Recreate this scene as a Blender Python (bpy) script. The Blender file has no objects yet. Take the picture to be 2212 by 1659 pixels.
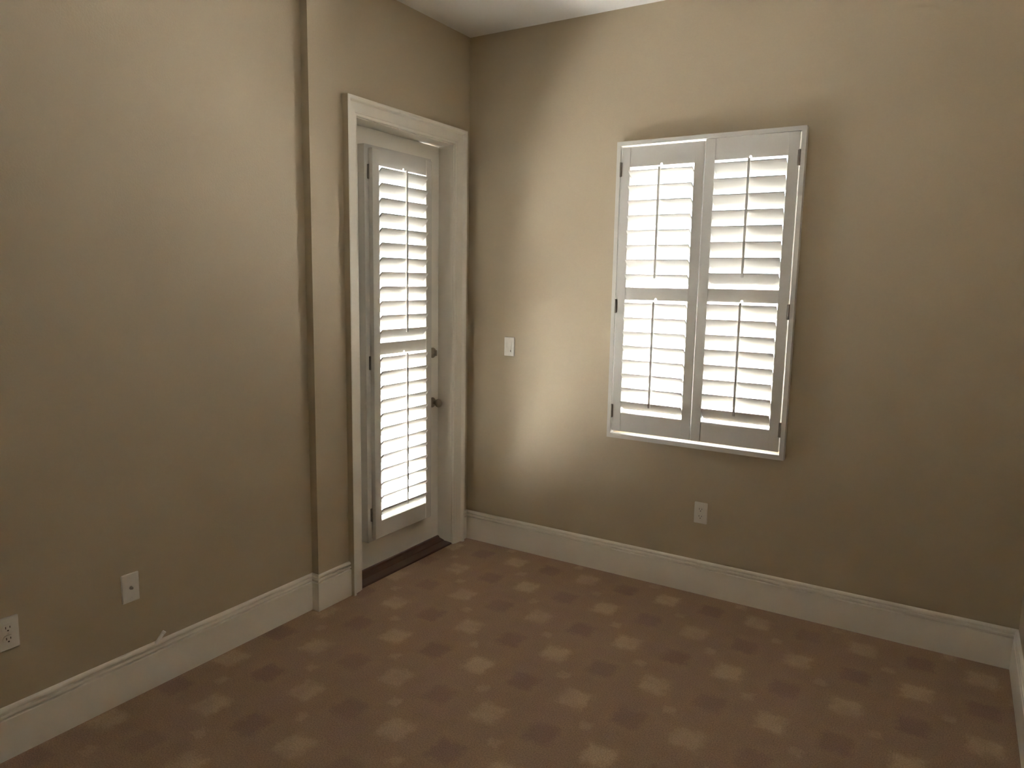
import bpy, bmesh, math, random
from mathutils import Vector, Matrix

sc = bpy.context.scene
col = sc.collection
random.seed(7)

# ------------------------------------------------------------------ camera
F_PX = 1565.56                       # focal length in pixels of the 2212 px wide frame
YAW, PITCH, ROLL = math.radians(-31.522), math.radians(8.104), math.radians(1.021)
CAM = Vector((2.5963, -3.6947, 1.6448))
f0 = Vector((math.sin(YAW), math.cos(YAW), 0)); r0 = Vector((math.cos(YAW), -math.sin(YAW), 0)); u0 = Vector((0, 0, 1))
fw = f0 * math.cos(PITCH) - u0 * math.sin(PITCH)
u1 = u0 * math.cos(PITCH) + f0 * math.sin(PITCH)
rt = r0 * math.cos(ROLL) + u1 * math.sin(ROLL)
up = -r0 * math.sin(ROLL) + u1 * math.cos(ROLL)
cam_data = bpy.data.cameras.new('camera')
cam_data.sensor_width = 36.0
cam_data.lens = F_PX / 2212.0 * 36.0
cam_data.clip_start = 0.02
cam = bpy.data.objects.new('camera', cam_data)
col.objects.link(cam)
m = Matrix((rt, up, -fw)).transposed().to_4x4()
m.translation = CAM
cam.matrix_world = m
sc.camera = cam

# ------------------------------------------------------------------ world, exposure
world = bpy.data.worlds.new('sky')
sc.world = world
world.use_nodes = True
bg = world.node_tree.nodes['Background']
bg.inputs[0].default_value = (0.80, 0.89, 1.0, 1)      # clear, even sky
bg.inputs[1].default_value = 7.0

# midday sun behind the house: it lights the paving outside, never the room directly
sun_data = bpy.data.lights.new('sun', 'SUN'); sun_data.energy = 290.0; sun_data.angle = math.radians(0.53); sun_data.color = (1.0, 0.99, 0.98)
sun = bpy.data.objects.new('sun', sun_data); col.objects.link(sun)
sun.rotation_euler = Vector((-0.06, 0.06, -0.99)).to_track_quat('-Z', 'Y').to_euler()

sc.view_settings.view_transform = 'Standard'
sc.view_settings.look = 'None'
sc.view_settings.gamma = 1.0
sc.view_settings.use_curve_mapping = False
sc.view_settings.exposure = 0.12
sc.cycles.max_bounces = 9
sc.cycles.diffuse_bounces = 6
sc.cycles.sample_clamp_indirect = 0.0
sc.cycles.glossy_bounces = 4
sc.cycles.transparent_max_bounces = 12

# ------------------------------------------------------------------ measures (metres)
H = 3.055            # ceiling
RW = 2.935           # right wall
YF = -4.60           # wall behind the camera
DS = 0.045           # how far the near left wall stands back from the door wall
YS = -1.266          # where that step is
WT = 0.17            # wall thickness
HB = 0.1835          # baseboard height
# door opening (inner jamb faces)
DY0, DY1, DZ = -0.966, -0.160, 2.420
DX = -0.105          # room face of the door
# window opening
WX0, WX1, WZ0, WZ1 = 1.001, 1.901, 0.816, 2.360

# ------------------------------------------------------------------ materials
def mat(name, rgb, rough=0.5, metal=0.0, spec=0.5, bump=None, vary=None):
    mt = bpy.data.materials.new(name); mt.use_nodes = True
    nt = mt.node_tree; b = nt.nodes['Principled BSDF']
    b.inputs['Base Color'].default_value = (*rgb, 1)
    b.inputs['Roughness'].default_value = rough
    b.inputs['Metallic'].default_value = metal
    b.inputs['Specular IOR Level'].default_value = spec
    tc = nt.nodes.new('ShaderNodeTexCoord')
    if vary:
        n = nt.nodes.new('ShaderNodeTexNoise'); n.inputs['Scale'].default_value = vary[0]; n.inputs['Detail'].default_value = 4
        nt.links.new(tc.outputs['Object'], n.inputs['Vector'])
        r = nt.nodes.new('ShaderNodeMapRange'); r.inputs[3].default_value = 1 - vary[1]; r.inputs[4].default_value = 1 + vary[1]
        nt.links.new(n.outputs['Fac'], r.inputs[0])
        mx = nt.nodes.new('ShaderNodeVectorMath'); mx.operation = 'SCALE'; mx.inputs[0].default_value = rgb
        nt.links.new(r.outputs[0], mx.inputs['Scale'])
        nt.links.new(mx.outputs[0], b.inputs['Base Color'])
    if bump:
        n = nt.nodes.new('ShaderNodeTexNoise'); n.inputs['Scale'].default_value = bump[0]; n.inputs['Detail'].default_value = 2
        nt.links.new(tc.outputs['Object'], n.inputs['Vector'])
        bp = nt.nodes.new('ShaderNodeBump'); bp.inputs['Strength'].default_value = bump[1]; bp.inputs['Distance'].default_value = bump[2]
        nt.links.new(n.outputs['Fac'], bp.inputs['Height'])
        nt.links.new(bp.outputs[0], b.inputs['Normal'])
    return mt

M_WALL = mat('wall_paint', (0.54, 0.448, 0.322), 0.6, spec=0.3, bump=(140, 0.35, 0.002), vary=(3.0, 0.03))
M_CEIL = mat('ceiling_paint', (0.93, 0.92, 0.90), 0.8, spec=0.2, bump=(120, 0.2, 0.002))
M_TRIM = mat('trim_paint', (0.88, 0.83, 0.74), 0.38, vary=(6, 0.02))
M_SHUT = mat('shutter_paint', (0.68, 0.65, 0.61), 0.4, spec=0.3, vary=(8, 0.015))
M_DOOR = mat('door_paint', (0.88, 0.84, 0.77), 0.4, vary=(5, 0.02))
M_METAL = mat('satin_nickel', (0.34, 0.30, 0.25), 0.3, metal=1.0, vary=(60, 0.08))
M_HINGE = mat('hinge_metal', (0.30, 0.27, 0.24), 0.4, metal=0.7, vary=(60, 0.08))
M_PLATE = mat('plate_plastic', (0.80, 0.76, 0.70), 0.35, vary=(30, 0.02))
M_SLOT = mat('socket_slot', (0.06, 0.05, 0.04), 0.6, vary=(60, 0.1))
M_SILL = mat('threshold_wood', (0.095, 0.042, 0.030), 0.45, vary=(14, 0.25), bump=(60, 0.2, 0.001))
M_SEAL = mat('weatherstrip_rubber', (0.07, 0.055, 0.045), 0.7, vary=(40, 0.1))
M_VINYL = mat('window_vinyl', (0.80, 0.79, 0.77), 0.35, vary=(10, 0.02))
M_CABLE = mat('cable_jacket', (0.88, 0.86, 0.82), 0.4, vary=(40, 0.03))
M_PATIO = mat('patio_concrete', (0.55, 0.54, 0.53), 0.85, vary=(1.5, 0.12), bump=(40, 0.3, 0.004))

def glass_mat():
    mt = bpy.data.materials.new('clear_glass'); mt.use_nodes = True
    nt = mt.node_tree; nt.nodes.clear()
    out = nt.nodes.new('ShaderNodeOutputMaterial'); mx = nt.nodes.new('ShaderNodeMixShader')
    tr = nt.nodes.new('ShaderNodeBsdfTransparent'); gl = nt.nodes.new('ShaderNodeBsdfGlossy'); fr = nt.nodes.new('ShaderNodeFresnel')
    tr.inputs[0].default_value = (0.96, 0.98, 0.97, 1); gl.inputs['Roughness'].default_value = 0.02; fr.inputs[0].default_value = 1.25
    nt.links.new(fr.outputs[0], mx.inputs[0]); nt.links.new(tr.outputs[0], mx.inputs[1]); nt.links.new(gl.outputs[0], mx.inputs[2])
    nt.links.new(mx.outputs[0], out.inputs[0])
    return mt
M_GLASS = glass_mat()

def carpet_mat():
    mt = bpy.data.materials.new('patterned_carpet'); mt.use_nodes = True
    nt = mt.node_tree; N = nt.nodes; L = nt.links; b = N['Principled BSDF']
    b.inputs['Roughness'].default_value = 0.95; b.inputs['Specular IOR Level'].default_value = 0.1
    tc = N.new('ShaderNodeTexCoord')
    def math_(op, a, bb=None, c=None, clamp=False):
        n = N.new('ShaderNodeMath'); n.operation = op; n.use_clamp = clamp
        for i, v in enumerate((a, bb, c)):
            if v is None: continue
            if isinstance(v, (int, float)): n.inputs[i].default_value = v
            else: L.new(v, n.inputs[i])
        return n.outputs[0]
    def noise(scale, detail=2, rough=0.5):
        n = N.new('ShaderNodeTexNoise'); n.inputs['Scale'].default_value = scale; n.inputs['Detail'].default_value = detail; n.inputs['Roughness'].default_value = rough
        L.new(tc.outputs['Object'], n.inputs['Vector']); return n
    wob = noise(38, 4, 0.65)
    off = N.new('ShaderNodeVectorMath'); off.operation = 'SUBTRACT'; L.new(wob.outputs['Color'], off.inputs[0]); off.inputs[1].default_value = (0.5, 0.5, 0.5)
    offs = N.new('ShaderNodeVectorMath'); offs.operation = 'SCALE'; L.new(off.outputs[0], offs.inputs[0]); offs.inputs['Scale'].default_value = 0.075
    pos = N.new('ShaderNodeVectorMath'); pos.operation = 'ADD'; L.new(tc.outputs['Object'], pos.inputs[0]); L.new(offs.outputs[0], pos.inputs[1])
    sp = N.new('ShaderNodeSeparateXYZ'); L.new(pos.outputs[0], sp.inputs[0])
    u = math_('DIVIDE', math_('SUBTRACT', sp.outputs[0], 0.495), 0.232)
    v = math_('DIVIDE', math_('ADD', sp.outputs[1], 0.185), -0.270)
    def box(uu, vv, hw, hv, soft):
        fu = math_('ABSOLUTE', math_('SUBTRACT', math_('FRACT', uu), 0.5))
        fv = math_('ABSOLUTE', math_('SUBTRACT', math_('FRACT', vv), 0.5))
        a = math_('MULTIPLY_ADD', fu, -1 / soft, hw / soft + 0.5, True)
        c = math_('MULTIPLY_ADD', fv, -1 / soft, hv / soft + 0.5, True)
        par = math_('FLOORED_MODULO', math_('ADD', math_('FLOOR', uu), math_('FLOOR', vv)), 2.0)
        return math_('MULTIPLY', a, c), math_('LESS_THAN', par, 0.5)
    uo, vo = math_('ADD', u, 0.5), math_('ADD', v, 0.5)
    sq, even = box(uo, vo, 0.235, 0.215, 0.12)
    odd = math_('SUBTRACT', 1.0, even)
    ssq, seven = box(u, v, 0.10, 0.09, 0.06)
    # faint plaid bands that join the squares
    bu = math_('MULTIPLY_ADD', math_('ABSOLUTE', math_('SUBTRACT', math_('FRACT', u), 0.5)), -6.0, 1.3, True)
    bv = math_('MULTIPLY_ADD', math_('ABSOLUTE', math_('SUBTRACT', math_('FRACT', v), 0.5)), -6.0, 1.3, True)
    patch = noise(9, 3, 0.6)
    def mixc(fac, a, bcol):
        n = N.new('ShaderNodeMix'); n.data_type = 'RGBA'; L.new(fac, n.inputs[0])
        if isinstance(a, tuple): n.inputs[6].default_value = (*a, 1)
        else: L.new(a, n.inputs[6])
        n.inputs[7].default_value = (*bcol, 1); return n.outputs[2]
    base, light, dark, plum = (0.38, 0.255, 0.172), (0.53, 0.385, 0.255), (0.285, 0.178, 0.145), (0.335, 0.212, 0.172)
    c = mixc(math_('MULTIPLY', math_('MAXIMUM', bu, bv), 0.22), base, plum)
    pf = math_('MULTIPLY_ADD', patch.outputs['Fac'], 3.0, -1.3, True)
    c = mixc(math_('MULTIPLY', pf, 0.35), c, (0.42, 0.29, 0.18))
    vari = noise(2.2, 1)
    amt = math_('MULTIPLY_ADD', vari.outputs['Fac'], 0.9, 0.25, True)
    c = mixc(math_('MULTIPLY', math_('MULTIPLY', sq, even), amt), c, light)
    c = mixc(math_('MULTIPLY', math_('MULTIPLY', sq, odd), amt), c, dark)
    c = mixc(math_('MULTIPLY', math_('MULTIPLY', ssq, seven), 0.45), c, light)
    fine = noise(190, 4, 0.75)
    fr = N.new('ShaderNodeMapRange'); L.new(fine.outputs['Fac'], fr.inputs[0]); fr.inputs[1].default_value = 0.25; fr.inputs[2].default_value = 0.75; fr.inputs[3].default_value = 0.55; fr.inputs[4].default_value = 1.45
    tint = noise(5.5, 2)
    c = mixc(math_('MULTIPLY_ADD', tint.outputs['Fac'], 1.6, -0.75, True), c, (0.36, 0.225, 0.19))
    tint2 = noise(14, 3)
    c = mixc(math_('MULTIPLY', math_('MULTIPLY_ADD', tint2.outputs['Fac'], 2.4, -1.2, True), 0.5), c, (0.30, 0.21, 0.13))
    s = N.new('ShaderNodeVectorMath'); s.operation = 'SCALE'; L.new(c, s.inputs[0]); L.new(fr.outputs[0], s.inputs['Scale'])
    L.new(s.outputs[0], b.inputs['Base Color'])
    bp = N.new('ShaderNodeBump'); bp.inputs['Strength'].default_value = 0.7; bp.inputs['Distance'].default_value = 0.004
    L.new(fine.outputs['Fac'], bp.inputs['Height']); L.new(bp.outputs[0], b.inputs['Normal'])
    return mt
M_CARPET = carpet_mat()

# ------------------------------------------------------------------ helpers
def box(bm, x0, x1, y0, y1, z0, z1, bev=0.0):
    vs = [bm.verts.new((x, y, z)) for x in (x0, x1) for y in (y0, y1) for z in (z0, z1)]
    fs = [(0, 1, 3, 2), (4, 6, 7, 5), (0, 4, 5, 1), (2, 3, 7, 6), (0, 2, 6, 4), (1, 5, 7, 3)]
    faces = [bm.faces.new([vs[i] for i in f]) for f in fs]
    if bev > 0:
        es = {e for f in faces for e in f.edges}
        bmesh.ops.bevel(bm, geom=list(es), offset=bev, segments=2, affect='EDGES', profile=0.6)

def cyl(bm, p, axis, r, l, seg=24, r2=None):
    """cylinder or cone from p along axis, length l"""
    d = Vector(axis).normalized()
    mt = Matrix.Translation(Vector(p) + d * l / 2) @ d.to_track_quat('Z', 'Y').to_matrix().to_4x4()
    bmesh.ops.create_cone(bm, cap_ends=True, segments=seg, radius1=r, radius2=r if r2 is None else r2, depth=l, matrix=mt)

def lathe(bm, p, axis, prof, seg=28):
    """profile of (distance along axis, radius)"""
    d = Vector(axis).normalized(); q = d.to_track_quat('Z', 'Y')
    rings = []
    for h, r in prof:
        rings.append([bm.verts.new(Vector(p) + q @ Vector((r * math.cos(2 * math.pi * i / seg), r * math.sin(2 * math.pi * i / seg), h))) for i in range(seg)])
    for a, c in zip(rings, rings[1:]):
        for i in range(seg):
            bm.faces.new((a[i], a[(i + 1) % seg], c[(i + 1) % seg], c[i]))
    bm.faces.new(rings[0][::-1]); bm.faces.new(rings[-1])

def prism(bm, pts, fn):
    """extrude the 2-D outline pts between the two ends given by fn(point, 0/1) -> 3-D"""
    a = [bm.verts.new(fn(p, 0)) for p in pts]; c = [bm.verts.new(fn(p, 1)) for p in pts]
    n = len(pts)
    bm.faces.new(a[::-1]); bm.faces.new(c)
    for i in range(n):
        bm.faces.new((a[i], a[(i + 1) % n], c[(i + 1) % n], c[i]))

def link(name, bm, material, parent=None, smooth=False):
    bmesh.ops.recalc_face_normals(bm, faces=bm.faces)
    me = bpy.data.meshes.new(name); bm.to_mesh(me); bm.free()
    me.materials.append(material)
    if smooth:
        for p in me.polygons: p.use_smooth = True
    o = bpy.data.objects.new(name, me); col.objects.link(o)
    if parent is not None:
        o.parent = parent
        wl = Vector((0, 0, 0)); q = parent
        while q is not None: wl += q.location; q = q.parent
        if wl.length > 0:
            me.transform(Matrix.Translation(-wl))
    return o

def new(): return bmesh.new()

def struct(o):
    o['kind'] = 'structure'; return o

def empty(name, loc, label=None, cat=None, group=None, kind=None):
    o = bpy.data.objects.new(name, None); o.empty_display_size = 0.1; o.location = loc; col.objects.link(o)
    if label: o['label'] = label
    if cat: o['category'] = cat
    if group: o['group'] = group
    if kind: o['kind'] = kind
    return o

# ------------------------------------------------------------------ room shell
bm = new(); box(bm, -0.215, RW + WT, YF - WT, 0.0, -0.12, 0.0)
floor = struct(link('floor', bm, M_CARPET)); floor['label'] = 'brown wall-to-wall carpet with a pattern of light and dark squares'
bm = new(); box(bm, -0.215, RW + WT, YF - WT, WT, H, H + 0.12)
struct(link('ceiling', bm, M_CEIL))['label'] = 'plain white painted ceiling'

bm = new()
JY0, JY1, JZ = DY0 - 0.020, DY1 + 0.020, DZ + 0.020       # rough opening of the door
box(bm, -DS - WT, -DS, YF - WT, YS, 0, H)
box(bm, -WT, 0, YS, JY0, 0, H)
box(bm, -WT, 0, JY1, WT, 0, H)
box(bm, -WT, 0, JY0, JY1, JZ, H)
box(bm, -DS - WT, -WT, YS - 0.0, YS + 0.05, 0, H)
struct(link('wall_left', bm, M_WALL))['label'] = 'taupe painted wall with a small step beside the door'
bm = new()
box(bm, 0, WX0, 0, WT, -0.12, H)
box(bm, WX1, RW + WT, 0, WT, -0.12, H)
box(bm, WX0, WX1, 0, WT, -0.12, WZ0)
box(bm, WX0, WX1, 0, WT, WZ1, H)
struct(link('wall_back', bm, M_WALL))['label'] = 'taupe painted wall with the shuttered window'
bm = new(); box(bm, RW, RW + WT, YF - WT, 0, 0, H); struct(link('wall_right', bm, M_WALL))['label'] = 'taupe painted side wall'
bm = new(); box(bm, -DS, RW, YF - WT, YF, 0, H); struct(link('wall_front', bm, M_WALL))['label'] = 'taupe painted wall behind the viewpoint'

# ground outside the windows
bm = new(); box(bm, -9, 9, WT + 0.001, 10, -0.30, -0.15); box(bm, -9, -DS - WT - 0.001, -10, WT + 0.001, -0.30, -0.15)
struct(link('floor_patio', bm, M_PATIO))['label'] = 'pale concrete paving outside the door and the window'

# plain wall added outside, unseen, to block low light
GW, GZ = 3.0, 1.75
bm = new()
box(bm, -GW, 9, WT + GW, WT + GW + 0.2, -0.15, GZ); box(bm, -GW - 0.2, -GW, -10, WT + GW + 0.2, -0.15, GZ)
struct(link('wall_light_block', bm, M_PATIO))['label'] = 'pale unseen wall added outside to block low light'

# ------------------------------------------------------------------ baseboards
BB = [(0, 0), (0.018, 0), (0.018, 0.1415), (0.0165, 0.1430), (0.0050, 0.1440), (0.0050, 0.1488), (0.0155, 0.1500), (0.0165, 0.1555), (0.0150, 0.1610),
      (0.0045, 0.1625), (0.0045, 0.1672), (0.0130, 0.1685), (0.0138, 0.1730), (0.0125, 0.1785), (0.0085, 0.1825), (0.0, HB)]
def sweep(bm, path, prof, side):
    """sweep (thickness, z) profile along a floor polyline; side=+1 room lies to the right"""
    n = len(path); rings = []
    for i, p in enumerate(path):
        p = Vector(p)
        d1 = (p - Vector(path[i - 1])).normalized() if i else None
        d2 = (Vector(path[i + 1]) - p).normalized() if i < n - 1 else None
        n1 = Vector((d1.y, -d1.x)) * side if d1 else None
        n2 = Vector((d2.y, -d2.x)) * side if d2 else None
        if n1 is None: o = n2
        elif n2 is None: o = n1
        else:
            o = (n1 + n2) / (1 + n1.dot(n2))
        rings.append([bm.verts.new((p.x + o.x * t, p.y + o.y * t, z)) for t, z in prof])
    k = len(prof)
    for a, c in zip(rings, rings[1:]):
        for i in range(k):
            bm.faces.new((a[i], a[(i + 1) % k], c[(i + 1) % k], c[i]))
    bm.faces.new(rings[0][::-1]); bm.faces.new(rings[-1])
CY0, CY1, CZ = -1.056, -0.066, 2.512                        # outer edges of the door casing
bm = new(); sweep(bm, [(-DS, YF), (-DS, YS), (0, YS), (0, CY0)], BB, 1)
struct(link('baseboard_left', bm, M_TRIM))['label'] = 'tall cream baseboard with two grooves along the stepped left wall'
bm = new(); sweep(bm, [(0, CY1), (0, 0), (RW, 0)], BB, 1)
struct(link('baseboard_back', bm, M_TRIM))['label'] = 'tall cream baseboard with two grooves under the window'
bm = new(); sweep(bm, [(RW, -0.0183), (RW, YF)], BB, 1)
struct(link('baseboard_right', bm, M_TRIM))['label'] = 'tall cream baseboard along the right wall'

# ------------------------------------------------------------------ door: casing, jamb, threshold
casing = empty('trim_1', (0, (DY0 + DY1) / 2, 0), kind='structure'); casing['label'] = 'wide cream door casing and jamb'
IY0, IY1, IZ = DY0 - 0.005, DY1 + 0.005, DZ + 0.005
CP = [(0, 0), (0, 0.011), (0.003, 0.0135), (0.012, 0.014), (0.016, 0.017), (0.060, 0.021), (0.0625, 0.0245), (0.066, 0.0335), (0.070, 0.0375), (0.080, 0.0385), (0.0855, 0.036), (0.0865, 0.0)]
def shade_edge(o):
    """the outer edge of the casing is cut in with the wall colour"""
    o.data.materials.append(M_WALL)  # darker than the trim, stands in for shade on this edge
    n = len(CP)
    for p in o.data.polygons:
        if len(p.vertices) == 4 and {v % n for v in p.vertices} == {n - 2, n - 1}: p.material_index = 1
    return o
def casing_leg(y_in, y_out, flip):
    bm = new(); w = y_out - y_in
    def fn(p, e):
        s = p[0] / 0.0865
        return (p[1], y_in + s * w, 0.0 if e == 0 else IZ + s * (CZ - IZ))
    prism(bm, CP, fn); return shade_edge(link('casing_board', bm, M_TRIM, casing))
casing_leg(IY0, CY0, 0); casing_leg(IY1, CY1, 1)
bm = new()
def fn(p, e):
    s = p[0] / 0.0865
    return (p[1], (IY0 + s * (CY0 - IY0)) if e == 0 else (IY1 + s * (CY1 - IY1)), IZ + s * (CZ - IZ))
prism(bm, CP, fn); shade_edge(link('casing_board', bm, M_TRIM, casing))
bm = new(); box(bm, -WT, 0.0, JY0, DY0, 0, JZ, 0.001); link('jamb_board', bm, M_TRIM, casing)
bm = new(); box(bm, -WT, 0.0, DY1, JY1, 0, JZ, 0.001); link('jamb_board', bm, M_TRIM, casing)
bm = new(); box(bm, -WT, 0.0, DY0, DY1, DZ, JZ, 0.001); link('jamb_board', bm, M_TRIM, casing)
bm = new(); box(bm, DX - 0.058, DX - 0.044, DY1 - 0.010, DY1, 0.10, DZ - 0.002, 0.001); link('weatherstrip', bm, M_SEAL, casing)
bm = new(); box(bm, DX - 0.058, DX - 0.044, DY0, DY0 + 0.010, 0.04, DZ - 0.002, 0.001); link('weatherstrip', bm, M_SEAL, casing)
bm = new(); box(bm, DX - 0.058, DX - 0.044, DY0 + 0.010, -0.285, DZ - 0.012, DZ, 0.001); link('weatherstrip', bm, M_SEAL, casing)

bm = new()
TP = [(0.004, 0), (0.003, 0.007), (-0.004, 0.009), (-0.055, 0.012), (-0.060, 0.016), (-0.090, 0.024), (-0.096, 0.034), (-0.104, 0.036), (-WT, 0.034), (-WT, 0)]
prism(bm, TP, lambda p, e: (p[0], DY0 if e == 0 else DY1, p[1]))
struct(link('trim_2', bm, M_SILL))['label'] = 'dark brown wooden threshold under the door'

# ------------------------------------------------------------------ door leaf
door = empty('door_1', (DX, DY0, 0.036), kind='structure'); door['label'] = 'white glazed exterior door in the left wall'
dx0, dx1 = DX - 0.044, DX
sy0, sy1, sz0 = DY0 + 0.002, DY1 - 0.002, 0.038
st0, st1 = DZ - 0.002, DZ - 0.006                           # the head gap opens a little towards the latch
gy0, gy1, gz0, gz1 = -0.835, -0.307, 0.245, 2.290           # glazed opening
bm = new()
box(bm, dx0, dx1, sy0, gy0, sz0, gz1); box(bm, dx0, dx1, gy1, sy1, sz0, gz1)
box(bm, dx0, dx1, gy0, gy1, sz0, gz0)
prism(bm, [(sy0, gz1), (sy1, gz1), (sy1, st1), (sy0, st0)], lambda p, e: (dx0 if e == 0 else dx1, p[0], p[1]))
bmesh.ops.remove_doubles(bm, verts=bm.verts, dist=1e-5)
slab = link('door_slab', bm, M_DOOR, door)
bm = new(); box(bm, dx0 + 0.018, dx0 + 0.024, gy0 - 0.0, gy1, gz0, gz1); link('glass_pane', bm, M_GLASS, door)
# knob and deadbolt
KY, KZ, BZ = -0.222, 0.900, 1.205
bm = new(); lathe(bm, (DX, KY, KZ), (1, 0, 0), [(0, 0.031), (0.004, 0.031), (0.008, 0.028), (0.010, 0.020), (0.012, 0.011), (0.030, 0.0105), (0.034, 0.016), (0.040, 0.0235), (0.048, 0.0262), (0.056, 0.0245), (0.062, 0.018), (0.0645, 0.009), (0.065, 0.0)][:-1])
knob = link('door_knob', bm, M_METAL, door, True); knob['label'] = 'round satin metal door knob'
bm = new(); lathe(bm, (DX, KY, BZ), (1, 0, 0), [(0, 0.031), (0.006, 0.031), (0.012, 0.027), (0.015, 0.018), (0.017, 0.009), (0.022, 0.008)])
db = link('deadbolt', bm, M_METAL, door, True); db['label'] = 'satin metal deadbolt with thumb turn'
bm = new(); box(bm, DX + 0.020, DX + 0.036, KY - 0.004, KY + 0.004, BZ - 0.017, BZ + 0.017, 0.0025); link('thumb_turn', bm, M_METAL, db)

# ------------------------------------------------------------------ window behind the shutters
win = empty('window_1', ((WX0 + WX1) / 2, 0.1, WZ0), kind='structure'); win['label'] = 'white framed window behind the shutters'
wy0, wy1 = 0.085, 0.145
bm = new()
for a in ((WX0, WX0 + 0.035, WZ0, WZ1), (WX1 - 0.035, WX1, WZ0, WZ1), (WX0 + 0.035, WX1 - 0.035, WZ0, WZ0 + 0.035), (WX0 + 0.035, WX1 - 0.035, WZ1 - 0.035, WZ1)):
    box(bm, a[0], a[1], wy0, wy1, a[2], a[3], 0.002)
link('window_frame', bm, M_VINYL, win)
bm = new(); box(bm, WX0 + 0.035, WX1 - 0.035, wy0 + 0.005, wy1 - 0.01, 1.570, 1.605, 0.002); link('meeting_rail', bm, M_VINYL, win)
for z0, z1 in ((WZ0 + 0.035, 1.570), (1.605, WZ1 - 0.035)):
    bm = new(); box(bm, WX0 + 0.035, WX1 - 0.035, 0.112, 0.116, z0, z1); link('glass_pane', bm, M_GLASS, win)

# ------------------------------------------------------------------ plantation shutters
PITCH_L, LW, LT = 0.0762, 0.089, 0.0105
def louver_mesh(length):
    """a flat elliptical blade lying along local X, its width along local Y"""
    bm = new(); seg = 7
    prof = []
    for i in range(seg + 1):
        a = math.pi * i / seg; prof.append((-LW / 2 * math.cos(a), LT / 2 * math.sin(a) ** 0.8 if 0 < i < seg else 0.0))
    full = prof + [(x, -z) for x, z in prof[-2:0:-1]]
    prism(bm, full, lambda p, e: (-length / 2 if e == 0 else length / 2, p[0], p[1]))
    bmesh.ops.recalc_face_normals(bm, faces=bm.faces)
    me = bpy.data.meshes.new('louver'); bm.to_mesh(me); bm.free(); me.materials.append(M_SHUT)
    return me

def shutter_panel(thing, Tm, x0, x1, z0, z1, rails, tilts, n, d0, d1, stile=0.050, rod_shift=0.0):
    """one hinged panel.  Local frame: X along the wall, Y into the wall, Z up; Tm maps it to the thing's frame.
       rails: list of (zlow, zhigh) bottom, middle, top.  tilts: degrees for the lower and the upper louver bank"""
    def P(x, y, z): return Tm @ Vector((x, y, z))
    def tbox(x_0, x_1, y_0, y_1, z_0, z_1, bev, name, parent):
        bm = new(); box(bm, x_0, x_1, y_0, y_1, z_0, z_1, bev); bm.transform(Tm)
        me_o = link(name, bm, M_SHUT); me_o.parent = parent; return me_o
    bm = new()
    box(bm, x0, x0 + stile, d0, d1, z0, z1, 0.0022); box(bm, x1 - stile, x1, d0, d1, z0, z1, 0.0022)
    bm.transform(Tm)
    panel = link('shutter_panel', bm, M_SHUT); panel.parent = thing
    ix0, ix1 = x0 + stile, x1 - stile; xm = (ix0 + ix1) / 2 + rod_shift; dc = (d0 + d1) / 2
    for k, (a, c) in enumerate(rails):
        bm = new()
        if k == 0:
            box(bm, ix0, ix1, d0 + 0.002, d1 - 0.002, a, c, 0.0015)
        else:                                                 # middle and top rails carry the routed notch for the tilt rod
            arc = [(xm - 0.0062 * math.cos(t * math.pi / 6), a + 0.006 + 0.0062 * math.sin(t * math.pi / 6)) for t in range(7)]
            pts = [(ix0, a), (xm - 0.0062, a)] + arc + [(xm + 0.0062, a), (ix1, a), (ix1, c), (ix0, c)]
            prism(bm, pts, lambda p, e: (p[0], d0 + 0.002 if e == 0 else d1 - 0.002, p[1]))
        bm.transform(Tm)
        o = link('rail', bm, M_SHUT); o.parent = panel
    L = ix1 - ix0 - 0.003
    me = louver_mesh(L)
    for bank in (0, 1):
        zl, zh = rails[bank][1], rails[bank + 1][0]
        t = math.radians(tilts[bank]); pad = (zh - zl - n * PITCH_L) / 2
        for i in range(n):
            tt = t + math.radians(random.uniform(-1.0, 1.0))
            zc = zl + pad + (i + 0.5) * PITCH_L
            o = bpy.data.objects.new('louver', me); col.objects.link(o); o.parent = panel
            o.matrix_local = Tm @ Matrix.Translation((xm - rod_shift, dc, zc)) @ Matrix.Rotation(-tt, 4, 'X')
        yi = dc - (LW / 2) * math.cos(t); dzi = (LW / 2) * math.sin(t)
        ztop = zl + pad + (n - 0.5) * PITCH_L + dzi; zbot = zl + pad + 0.5 * PITCH_L + dzi
        bm = new(); box(bm, xm - 0.0058, xm + 0.0058, yi - 0.0095, yi - 0.0005, zbot - 0.022, ztop + 0.010, 0.0015)
        bm.transform(Tm); o = link('tilt_rod', bm, M_SHUT); o.parent = panel
    return panel

def hinge(thing, Tm, x, y, z, leaf):
    bm = new(); cyl(bm, (x, y, z - 0.037), (0, 0, 1), 0.0042, 0.074, 12); box(bm, x, x + leaf, y + 0.001, y + 0.004, z - 0.036, z + 0.036, 0.0005)
    for k in (-0.0125, 0.0125): cyl(bm, (x, y, z + k - 0.0008), (0, 0, 1), 0.0046, 0.0016, 12)
    bm.transform(Tm); o = link('hinge', bm, M_HINGE); o.parent = thing

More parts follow.
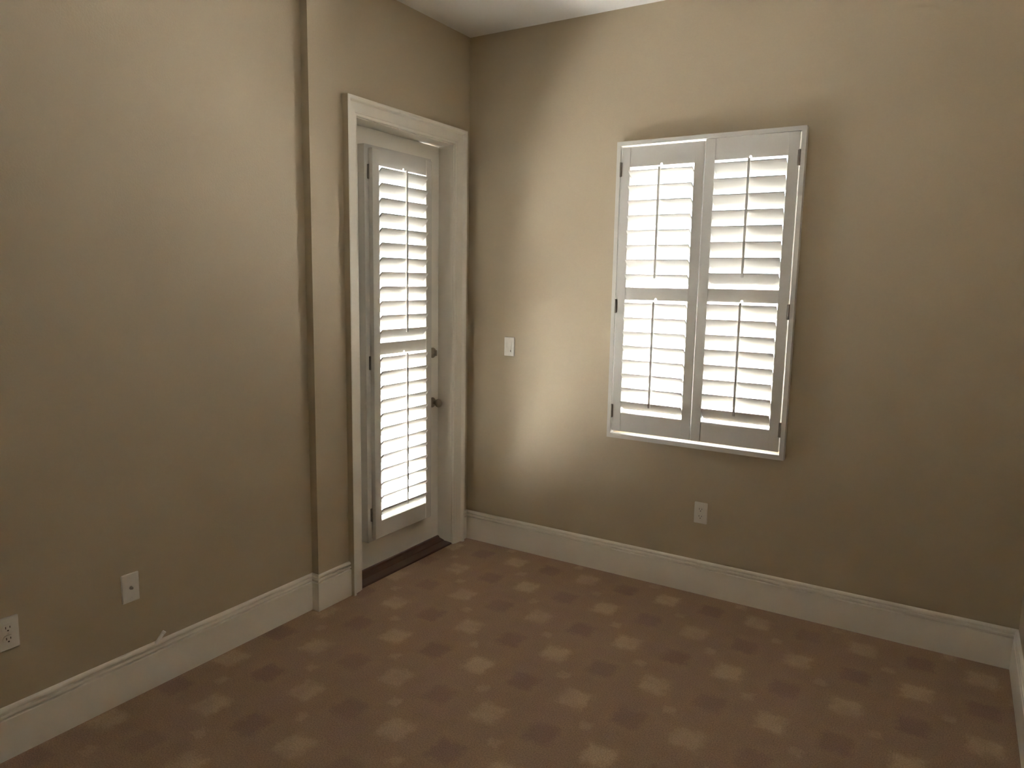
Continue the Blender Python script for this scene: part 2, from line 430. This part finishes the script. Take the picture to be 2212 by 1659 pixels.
# --- the window's pair of panels
FX0, FX1, FZ0, FZ1, FD = 0.980, 1.922, 0.795, 2.377, -0.042
ws = empty('window_shutter', ((FX0 + FX1) / 2, 0, FZ0), 'white two-panel plantation shutter mounted on the window', 'shutter')
bm = new(); fwid = 0.021
OUT = [(FX0, FZ0), (FX1, FZ0), (FX1, FZ1), (FX0, FZ1)]
INN = [(FX0 + fwid, FZ0 + 0.024), (FX1 - fwid, FZ0 + 0.024), (FX1 - fwid, FZ1 - fwid), (FX0 + fwid, FZ1 - fwid)]
for i in range(4):
    j = (i + 1) % 4; q = [OUT[i], OUT[j], INN[j], INN[i]]
    prism(bm, q, lambda p, e: (p[0], FD if e == 0 else -0.0005, p[1]))
bmesh.ops.remove_doubles(bm, verts=bm.verts, dist=1e-5)
link('shutter_frame', bm, M_SHUT, ws)
TW = Matrix.Translation(-ws.location)
shutter_panel(ws, TW, 1.0066, 1.4495, 0.8350, 2.3470, [(0.8350, 0.9370), (1.5550, 1.6210), (2.2450, 2.3470)], (38, 34), 8, -0.040, -0.012)
shutter_panel(ws, TW, 1.4528, 1.8952, 0.8340, 2.3540, [(0.8340, 0.9380), (1.5580, 1.6230), (2.2490, 2.3540)], (46, 46), 8, -0.040, -0.012)
for z in (2.235, 1.520, 0.945):
    hinge(ws, TW, 1.0038, -0.0425, z, 0.009); hinge(ws, TW, 1.8982, -0.0425, z, -0.009)

# --- the door's single panel (local X runs along world +Y, local Y runs along world -X)
ds = empty('door_shutter', (DX, -0.570, 0.222), 'tall narrow white plantation shutter mounted on the glazed door', 'shutter')
bm = new()
ey0, ey1, ez0, ez1, ex = -0.846, -0.296, 0.204, 2.324, -0.059
OUT = [(ey0, ez0), (ey1, ez0), (ey1, ez1), (ey0, ez1)]; INN = [(ey0 + 0.045, ez0 + 0.045), (ey1 - 0.045, ez0 + 0.045), (ey1 - 0.045, ez1 - 0.045), (ey0 + 0.045, ez1 - 0.045)]
for i in range(4):
    j = (i + 1) % 4; q = [OUT[i], OUT[j], INN[j], INN[i]]
    prism(bm, q, lambda p, e: (ex if e == 0 else DX + 0.0005, p[0], p[1]))
bmesh.ops.remove_doubles(bm, verts=bm.verts, dist=1e-5)
link('shutter_frame', bm, M_SHUT, ds)
TD = Matrix.Translation(-ds.location) @ Matrix(((0, -1, 0, 0), (1, 0, 0, 0), (0, 0, 1, 0), (0, 0, 0, 1)))
shutter_panel(ds, TD, -0.8160, -0.3250, 0.2220, 2.3060, [(0.2220, 0.3150), (1.2380, 1.3010), (2.2230, 2.3060)], (46, 46), 12, 0.030, 0.058)
for z in (2.188, 1.197, 0.358):
    hinge(ds, TD, -0.8200, 0.0545, z, -0.006)

# ------------------------------------------------------------------ wall plates
def plate_outline(w, h, r=0.004, n=4):
    pts = []
    for cx, cy, a0 in ((w / 2 - r, h / 2 - r, 0), (-w / 2 + r, h / 2 - r, 90), (-w / 2 + r, -h / 2 + r, 180), (w / 2 - r, -h / 2 + r, 270)):
        for k in range(n + 1):
            a = math.radians(a0 + 90 * k / n); pts.append((cx + r * math.cos(a), cy + r * math.sin(a)))
    return pts
def plate_mesh(bm, w=0.070, h=0.1145, t=0.0058):
    """cover plate with a chamfered rim.  Local X along the wall, -Y out of the wall"""
    o = plate_outline(w, h); i = plate_outline(w - 0.006, h - 0.006, 0.003)
    a = [bm.verts.new((x, 0, z)) for x, z in o]; b_ = [bm.verts.new((x, -t * 0.55, z)) for x, z in o]; c = [bm.verts.new((x, -t, z)) for x, z in i]
    n = len(o)
    bm.faces.new(a); bm.faces.new(c[::-1])
    for p, q in ((a, b_), (b_, c)):
        for k in range(n): bm.faces.new((p[k], p[(k + 1) % n], q[(k + 1) % n], q[k]))
def wall_thing(name, label, cat, loc, rz):
    o = empty(name, loc, label, cat); o.rotation_euler = (0, 0, rz); return o
def part(name, bm, material, parent, smooth=False):
    o = link(name, bm, material, None, smooth); o.parent = parent; return o
def screw(parent, z, y=-0.0058):
    bm = new(); lathe(bm, (0, y, z), (0, -1, 0), [(0, 0.0033), (0.0006, 0.0033), (0.0012, 0.0024)], 14); part('screw', bm, M_PLATE, parent)

def duplex(label, loc, rz):
    t = wall_thing('power_outlet', label, 'outlet', loc, rz); t['group'] = 'duplex outlets low on the walls'
    bm = new(); plate_mesh(bm); part('cover_plate', bm, M_PLATE, t)
    for s in (1, -1):
        zc = s * 0.0195
        bm = new(); pts = [(0.0172 * math.cos(a), max(-0.0142, min(0.0142, 0.0172 * math.sin(a)))) for a in [2 * math.pi * k / 32 for k in range(32)]]
        prism(bm, pts, lambda p, e: (p[0], -0.0055 if e == 0 else -0.0078, zc + p[1]))
        r = part('receptacle', bm, M_PLATE, t)
        for sx, h in ((-0.0064, 0.0085), (0.0064, 0.0068)):
            bm = new(); box(bm, sx - 0.0012, sx + 0.0012, -0.0082, -0.0070, zc + 0.0035 - h / 2, zc + 0.0035 + h / 2); part('slot', bm, M_SLOT, r)
        bm = new(); cyl(bm, (0, -0.0070, zc - 0.0075), (0, -1, 0), 0.0026, 0.0012, 14); part('ground_hole', bm, M_SLOT, r)
    screw(t, 0.0)
    return t
duplex('white duplex power outlet low on the wall below the window', (1.5195, 0, 0.444), 0)
duplex('white duplex power outlet at the left edge, near the baseboard', (-DS, -2.618, 0.437), math.pi / 2)

t = wall_thing('coax_plate', 'white cable wall plate with one central connector on the left wall', 'wall plate', (-DS, -2.190, 0.443), math.pi / 2)
bm = new(); plate_mesh(bm); part('cover_plate', bm, M_PLATE, t)
bm = new(); lathe(bm, (0, -0.0058, 0), (0, -1, 0), [(0, 0.0068), (0.003, 0.0068), (0.0031, 0.0048), (0.010, 0.0048), (0.0101, 0.0030), (0.0085, 0.0028)], 6)
part('connector', bm, M_HINGE, t)
screw(t, 0.042); screw(t, -0.042)

t = wall_thing('light_switch', 'white rocker light switch on the wall between door and window', 'switch', (0.3085, 0, 1.2535), 0)
bm = new(); plate_mesh(bm); part('cover_plate', bm, M_PLATE, t)
bm = new()
for a in ((-0.0175, -0.0155, -0.0345, 0.0345), (0.0155, 0.0175, -0.0345, 0.0345), (-0.0155, 0.0155, 0.0325, 0.0345), (-0.0155, 0.0155, -0.0345, -0.0325)):
    box(bm, a[0], a[1], -0.0066, -0.0050, a[2], a[3])
part('bezel', bm, M_PLATE, t)
bm = new(); prism(bm, [(-0.0055, -0.0315), (-0.0098, -0.0315), (-0.0068, 0.0), (-0.0062, 0.0315), (-0.0055, 0.0315)], lambda p, e: (-0.0145 if e == 0 else 0.0145, p[0], p[1]))
rk = part('rocker', bm, M_PLATE, t)
bm = new(); box(bm, 0.0118, 0.0142, -0.0105, -0.0090, -0.030, -0.021, 0.0003); part('status_lens', bm, M_SLOT, rk)
screw(t, 0.0485); screw(t, -0.0485)

# ------------------------------------------------------------------ cable stub behind the left baseboard
cs = empty('cable_stub', (-DS + 0.010, -2.100, HB), 'short white cable stub poking up from behind the left baseboard', 'cable')
a = Vector((-DS + 0.009, -2.104, 0.176)); bdir = Vector((0.004, 0.038, 0.040)); ln = bdir.length
bm = new(); lathe(bm, a, bdir, [(0, 0.0072), (ln * 0.78, 0.0072), (ln * 0.82, 0.0082), (ln * 0.96, 0.0082), (ln, 0.0060)], 16); link('cable_jacket', bm, M_CABLE, cs, False)
bm = new(); cyl(bm, a + bdir, bdir, 0.0022, 0.002, 10); link('cable_core', bm, M_HINGE, cs)
